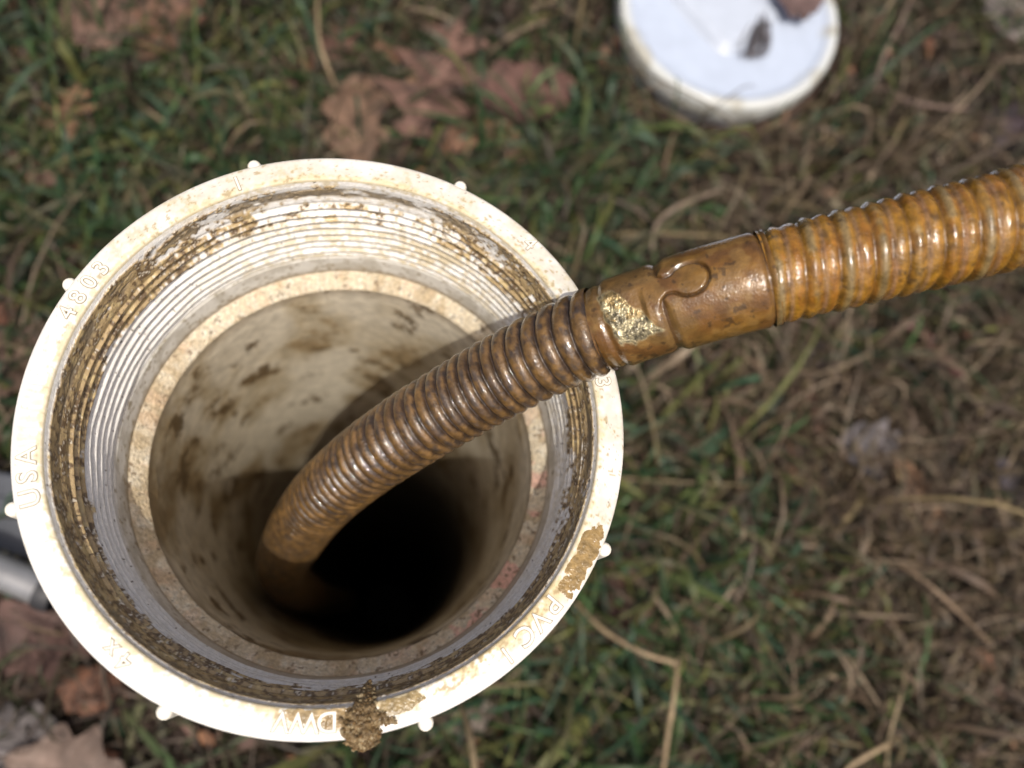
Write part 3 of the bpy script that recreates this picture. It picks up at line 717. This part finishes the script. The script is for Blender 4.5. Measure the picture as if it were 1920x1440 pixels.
# lower coil
def low_phase(S, Aa):
    return coil_phase(S, Aa, 4.0, s_end, 3.15)+.34*(vnoise(np.stack([S*1000/9, np.cos(Aa)*.6, np.sin(Aa)*.6], -1), 3)-.5)
def low_r(S, Aa):
    ph = low_phase(S, Aa); f = ph-np.floor(ph)
    q = cyl(S, Aa)
    x = np.abs(f-.5)*2                                       # 0 at the crest
    wire = np.sqrt(np.clip(1-(x*.98)**2, 0, 1))
    mud = .14+.30*(fbm(q*.25, 121, 3)-.3)
    h = np.maximum(wire, mud)
    h = h+.03*np.log1p(np.exp((mud-wire)*8))
    rad = R0-.0020+.0020*h*.95
    jit = 1+.018*(vnoise(np.stack([np.floor(ph)*7.1, 0*S, 0*S], -1), 5)-.5)
    return rad*jit+.00012*(fbm(q*.6, 123, 3)-.5)
def low_c(S, Aa, r_):
    ph = low_phase(S, Aa); f = ph-np.floor(ph); q = cyl(S, Aa)
    x = np.abs(f-.5)*2
    n1 = fbm(q*.22, 131, 4); n2 = fbm(q*.8, 133, 4)
    c = np.broadcast_to(np.array([.088, .048, .015]), q.shape).copy()
    c = mix(c, (.130, .071, .020), sstep(.45, .62, n1)*.8)
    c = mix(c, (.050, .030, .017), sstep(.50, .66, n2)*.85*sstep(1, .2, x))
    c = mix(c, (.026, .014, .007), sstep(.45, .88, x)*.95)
    c = mix(c, (.034, .022, .014), sstep(.54, .62, n2*.5+n1*.2+.18*sstep(.2, .7, x))*.85)
    c = mix(c, (.150, .084, .030), sstep(.50, .6, fbm(q*np.array([.5, .3, .3])+70, 137, 4))*sstep(.15, .5, x)*sstep(.95, .7, x)*.8)
    c = mix(c, (.055, .042, .034), sstep(.55, .63, fbm(q*.5+20, 139, 4))*sstep(.6, .2, x)*.7)
    rough = np.clip(.55+.25*(n2-.5), .15, .8)
    return np.concatenate([c, rough[..., None]], -1)
s_lo = max(s_end-.56, .002)
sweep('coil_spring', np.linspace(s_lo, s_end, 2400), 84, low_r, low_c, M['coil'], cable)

# upper coil, flatter, caked
def up_phase(S, Aa): return (S-s_col)*1000/6.4-Aa/(2*np.pi)
def up_r(S, Aa):
    ph = up_phase(S, Aa); f = ph-np.floor(ph); q = cyl(S, Aa)
    a1 = np.exp(-((f-.25)/.17)**2); a2 = .75*np.exp(-((f-.74)/.20)**2)
    g1 = -.8*np.exp(-((np.minimum(f, 1-f))/.05)**2)-.45*np.exp(-((f-.5)/.04)**2)
    amp = .75+.5*vnoise(np.stack([np.floor(ph)*3.7, 0*S, 0*S], -1), 9)
    return R0*1.0-.0004+.00065*(a1+a2+g1*.6)*amp+.00040*(fbm(q*.35, 141, 3)-.5)
def up_c(S, Aa, r_):
    ph = up_phase(S, Aa); f = ph-np.floor(ph); q = cyl(S, Aa)
    n1 = fbm(q*.2, 151, 4); n2 = fbm(q*np.array([.9, .25, .25]), 153, 4); n3 = fbm(q*.8, 155, 3)
    pc = vnoise(np.stack([np.floor(ph)*5.3, 0*S, 0*S], -1), 19)
    c = np.broadcast_to(np.array([.215, .106, .010]), q.shape).copy()
    c = mix(c, (.20, .078, .010), sstep(.45, .65, n2)*.7)
    c = mix(c, (.28, .14, .018), sstep(.5, .7, n1)*.6)
    grey = np.exp(-((f-.25)/.13)**4)*sstep(.25, .5, pc*.8+.35*n3)
    c = mix(c, (.17, .125, .055), grey*.85)
    c = mix(c, (.28, .18, .12), np.exp(-((f-.58)/.05)**2)*.5)
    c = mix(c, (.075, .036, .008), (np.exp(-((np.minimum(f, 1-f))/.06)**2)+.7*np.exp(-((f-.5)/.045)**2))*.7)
    c = mix(c, (.05, .030, .012), sstep(.62, .70, n3*.6+n1*.4)*.75)
    rough = np.clip(.30+.2*(n3-.5)-.06*grey, .12, .6)
    return np.concatenate([c, rough[..., None]], -1)
s_far = SL[-1]-.004
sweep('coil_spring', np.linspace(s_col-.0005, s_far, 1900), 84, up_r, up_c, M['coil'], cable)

# coupling: swaged neck + tongue on the left half, socket on the right half
def ts(S, Aa): return (S-s_gap)*1000, ((Aa+np.pi) % (2*np.pi)-np.pi)*R0*1000
cpx = proj(np.array([frame(np.array([s_gap+.0055]))[0][0]+R0*frame(np.array([s_gap+.0055]))[2][0]]))[0]
T0 = 1.2                                                  # tongue centre across the surface (mm)
def sd_tongue(S, Aa):
    x, y = ts(S, Aa); y = y-T0
    head = np.hypot(x-6.0, y)-3.75
    nw = 2.0+.9*np.clip(-(x-1.2), 0, 3)*.8
    neck = np.maximum(np.abs(y)-nw, x-5)
    h = np.clip(.5+.5*(neck-head)/.8, 0, 1)
    tongue = neck*(1-h)+head*h-.8*h*(1-h)
    back = x                                              # everything left of the gap belongs to the left half
    return np.minimum(tongue, back)
def cp_r(S, Aa):
    x, y = ts(S, Aa); sd = sd_tongue(S, Aa); q = cyl(S, Aa)
    xe = (S-s_end)*1000; xr = (s_col-S)*1000
    r_ = R0*1.015+0*S
    w = .30+.75*sstep(2.5, 5.5, np.abs(y-T0))*(sstep(0.0, 2.0, np.abs(y-T0)))*sstep(3, 1.5, np.abs(x))
    r_ = r_-.00085*np.exp(-(sd/w)**2)
    r_ = r_-.00025*(sd < 0)*sstep(0, .5, -sd)-.0010*sstep(3, 9, -x)*(1-sstep(-3, 0, xe-3))
    # swage groove behind the coil and the flat worn facet
    r_ = r_-.0007*np.exp(-((xe-2.8)/.8)**2)+.0002*np.exp(-((xe-.5)/.8)**2)
    dfl = np.cos((y+1.8)/(R0*1000))
    flat = (R0-.0011)/np.maximum(dfl, .3)
    inf = sstep(3.2, 4.6, xe+.25*y)*sstep(-3.2, -4.6, x+.0*y)
    r_ = np.where(inf > .02, np.minimum(r_, flat*inf+r_*(1-inf)), r_)
    r_ = r_-.0006*np.exp(-((xr-.6)/.7)**2)
    return r_+.00016*(fbm(q*.35, 161, 3)-.5)
def facet(S, Aa):
    x, y = ts(S, Aa); xe = (S-s_end)*1000; n = fbm(cyl(S, Aa)*.5, 171, 4)
    u = (y+1.8)/7.2; lo = 3.4-.12*(y+2); hi = 12.6-.66*(y+6)
    return sstep(1.0, .8, np.abs(u)+.5*(n-.5))*sstep(-.2, .5, xe-lo+2*(n-.5))*sstep(-.2, .5, hi-xe+2*(n-.5))
def cp_c(S, Aa, r_):
    x, y = ts(S, Aa); sd = sd_tongue(S, Aa); q = cyl(S, Aa); xr = (s_col-S)*1000; xe = (S-s_end)*1000
    n1 = fbm(q*.18, 181, 4); n2 = fbm(q*.7, 183, 4)
    right = sstep(-3, 12, x)[..., None]
    c = np.array([.115, .066, .021])*(1-right)+np.array([.165, .084, .015])*right+0*q
    c = mix(c, (.11, .048, .012), sstep(.45, .65, n1)*.75)
    c = mix(c, (.20, .115, .034), sstep(.50, .68, fbm(q*.3+40, 185, 3))*.6)
    c = mix(c, (.060, .030, .010), np.exp(-(sd/.40)**2)*.85)
    c = mix(c, (.05, .028, .010), sstep(.62, .70, n2)*.75)
    c = mix(c, (.10, .05, .015), np.exp(-((xr-.6)/.8)**2)*.7)
    f = facet(S, Aa); c = mix(c, (.40, .34, .19), f); c = mix(c, (.12, .10, .055), f*sstep(.46, .60, n2)*.85); c = mix(c, (.26, .16, .04), f*sstep(.54, .64, fbm(q*.4+33, 187, 4))*.7)
    rough = np.clip(.36+.25*(n2-.5)-.05*f, .15, .6)
    return np.concatenate([c, rough[..., None]], -1)
ss = np.linspace(s_end-.0008, s_col+.0008, 460)
parts = sweep('coupling', ss, 360, cp_r, cp_c, None, cable, keep=lambda S, Aa: np.where(facet(S, Aa) > .5, 2, (sd_tongue(S, Aa) < 0).astype(float)))
tag(mesh_obj('coupling_tongue', *parts[0][:2], M['coupling'], cable, parts[0][2]), 'brown coupling half with round headed tongue and worn yellowish facet')
tag(mesh_obj('coupling_socket', *parts[1][:2], M['coupling'], cable, parts[1][2]), 'smooth orange coupling half gripping the tongue')
tag(mesh_obj('worn_facet', *parts[2][:2], M['worn'], cable, parts[2][2]), 'worn pale yellowish bare metal flat beside the coils')

# ------------------------------------------------------------------ the removed plug lying in the grass
def plug():
    zt = PLUG_Z
    c0 = at(1373, 12, zt); L_, R_ = at(1176, 15, zt-.003), at(1570, 15, zt-.003)
    rad = np.linalg.norm(R_-L_)/2
    g = empty('cleanout_plug', (c0[0], c0[1], 0.013)); g.rotation_euler = (math.radians(3), math.radians(-2), 0)
    tag(g, 'round white plastic screw plug with raised square head lying in the grass', 'plug')
    k = rad*1000; n = 200; a = np.linspace(0, 2*np.pi, n, endpoint=False)
    pf = np.array([(0, 20.0), (k*.3, 20.0), (k*.6, 20.1), (k*.80, 20.3), (k*.855, 20.4), (k*.875, 20.9), (k*.90, 22.3), (k*.925, 23.2), (k*.955, 23.4), (k*.98, 22.8), (k*.995, 21.4), (k, 19.5), (k*1.0, 14), (k*1.0, 9), (k*.99, 7.6), (k*.94, 7.0), (k*.93, 0)])
    rr_ = np.repeat(pf[None, :, 0], n, 0)*mm; zz = np.repeat(pf[None, :, 1], n, 0)*mm
    V = np.stack([rr_*np.cos(a)[:, None], rr_*np.sin(a)[:, None], zz], -1)
    n1 = fbm(V*90, 201, 4)
    c = np.broadcast_to(np.array([.36, .41, .50]), V.shape).copy()  # face painted bluish to carry the sky's light on white plastic
    c = mix(c, (.47, .48, .45), sstep(k*.88, k*.96, rr_/mm)*.9); c = mix(c, (.62, .62, .57), sstep(19.6, 19, zz/mm)*sstep(k*.97, k*.99, rr_/mm))
    c = mix(c, (.30, .28, .22), sstep(.56, .68, n1)*sstep(k*.83, k*.9, rr_/mm)*.7)
    mesh_obj('flange', V, grid_faces(n, len(pf), wrap_u=True), M['plug'], g, c)
    # thread below the flange
    zz = np.linspace(0, -9, 60); rt_ = k*.90+.9*np.abs(((zz/3.2) % 1)-.5)*2-.8
    rr_ = np.repeat(rt_[None], n, 0)*mm; z2 = np.repeat(zz[None], n, 0)*mm
    V = np.stack([rr_*np.cos(a)[:, None], rr_*np.sin(a)[:, None], z2], -1)
    mesh_obj('thread', V, grid_faces(n, 60, wrap_u=True), M['plug'], g, np.broadcast_to(np.array([.6, .6, .58]), V.shape))
    # square head, edges rounded (superellipse loft)
    m = 96; b = np.linspace(0, 2*np.pi, m, endpoint=False)
    prof = [(1.12, 20.1), (1.06, 20.6), (1.02, 22), (.98, 22.6), (.965, 23.2), (.92, 23.8), (.84, 24.1), (.5, 24.2), (0.0, 24.2)]
    sx = k*.36
    sup = 1/(np.abs(np.cos(b))**7+np.abs(np.sin(b))**7)**(1/7)
    rot = math.radians(40)
    V = np.array([[(f*sx*sup[i]*math.cos(b[i]+rot)*mm, f*sx*sup[i]*math.sin(b[i]+rot)*mm, z_*mm) for i in range(m)] for f, z_ in prof])
    V[..., 1] += .004; V[..., 0] -= .002
    mesh_obj('square_head', V, grid_faces(len(prof), m, wrap_v=True), M['plug'], g, np.broadcast_to(np.array([.37, .41, .48]), V.shape))  # same painted sky tint as the face
    # thin dark strands beside the head are built below
    return g, c0, rad
pl, pc0, prad = plug()
bpy.context.view_layer.update()
def strand_tuft():
    g = np.random.default_rng(3); V, F_, C_ = [], [], []; nb = 0
    for i in range(26):
        p0 = np.array([1432+g.normal(0, 5), 20+g.normal(0, 14)]); p1 = np.array([1424+g.normal(0, 10), 75+g.normal(0, 12)]); p2 = np.array([1402+g.normal(0, 9), 105+g.normal(0, 7)])
        pts = [at(p0[0], p0[1], .0345+g.uniform(0, .004)), at(p1[0]+g.normal(0, 6), p1[1], .0355+g.uniform(0, .004)), at(p2[0], p2[1], .0340)]
        v, f, *_ = tube(pts, [.0004, .0005, .0002], K=5, sub=5)
        V.append(v); F_.append(f+nb); nb += len(v); C_.append(np.broadcast_to(np.array([.10, .09, .095])*g.uniform(.5, 1.5), (len(v), 3)))
    tag(mesh_obj('strand_tuft', np.concatenate(V), np.concatenate(F_), M['straw'], None, np.concatenate(C_)), 'dark hairy tuft of thin strands lying on the white plug', 'roots')
strand_tuft()
leaf('round', 1500, -12, 95, 8, (.15, .085, .075), 'brown leaf lying on the white plug at the top edge', z=.046, seed=60, curl=.2, tilt=(0, 8))

# ------------------------------------------------------------------ machine foot at the left edge: slate plate and steel tube
st = tag(empty('machine_foot', (0, 0, 0)), 'grey steel tube and dark slate plate poking in at the left edge behind the rim', 'machine foot')
z0 = .05
p0, p1 = at(-260, 960, z0), at(90, 1110, z0)
V, F_, n, K, _ = tube([p0, (p0+p1)/2, p1], [.0070, .0070], K=28, sub=6)
mesh_obj('steel_tube', V, F_, M['steel'], st)
V, F_, n, K, _ = tube([p1-(p1-p0)*.03, p1+(p1-p0)*.05], [.0082, .0082, .0072], K=28, sub=6)
mesh_obj('rubber_end', V, F_, M['rubber'], st)
q = [at(-300, 700, .03), at(-20, 880, .03), at(130, 905, .03), at(150, 1040, .03), at(90, 1060, .03), at(-300, 930, .03)]
top_ = [np.array(v) for v in q]; bot_ = [v-np.array([0, 0, .022]) for v in top_]
k = len(q)
fc = [tuple(range(k))[::-1], tuple(range(k, 2*k))]+[(i, (i+1) % k, k+(i+1) % k, k+i) for i in range(k)]
po = mesh_obj('slate_plate', np.array(top_+bot_), fc, M['slate'], st, smooth=False)
bv = po.modifiers.new('bevel', 'BEVEL'); bv.width = .002; bv.segments = 3
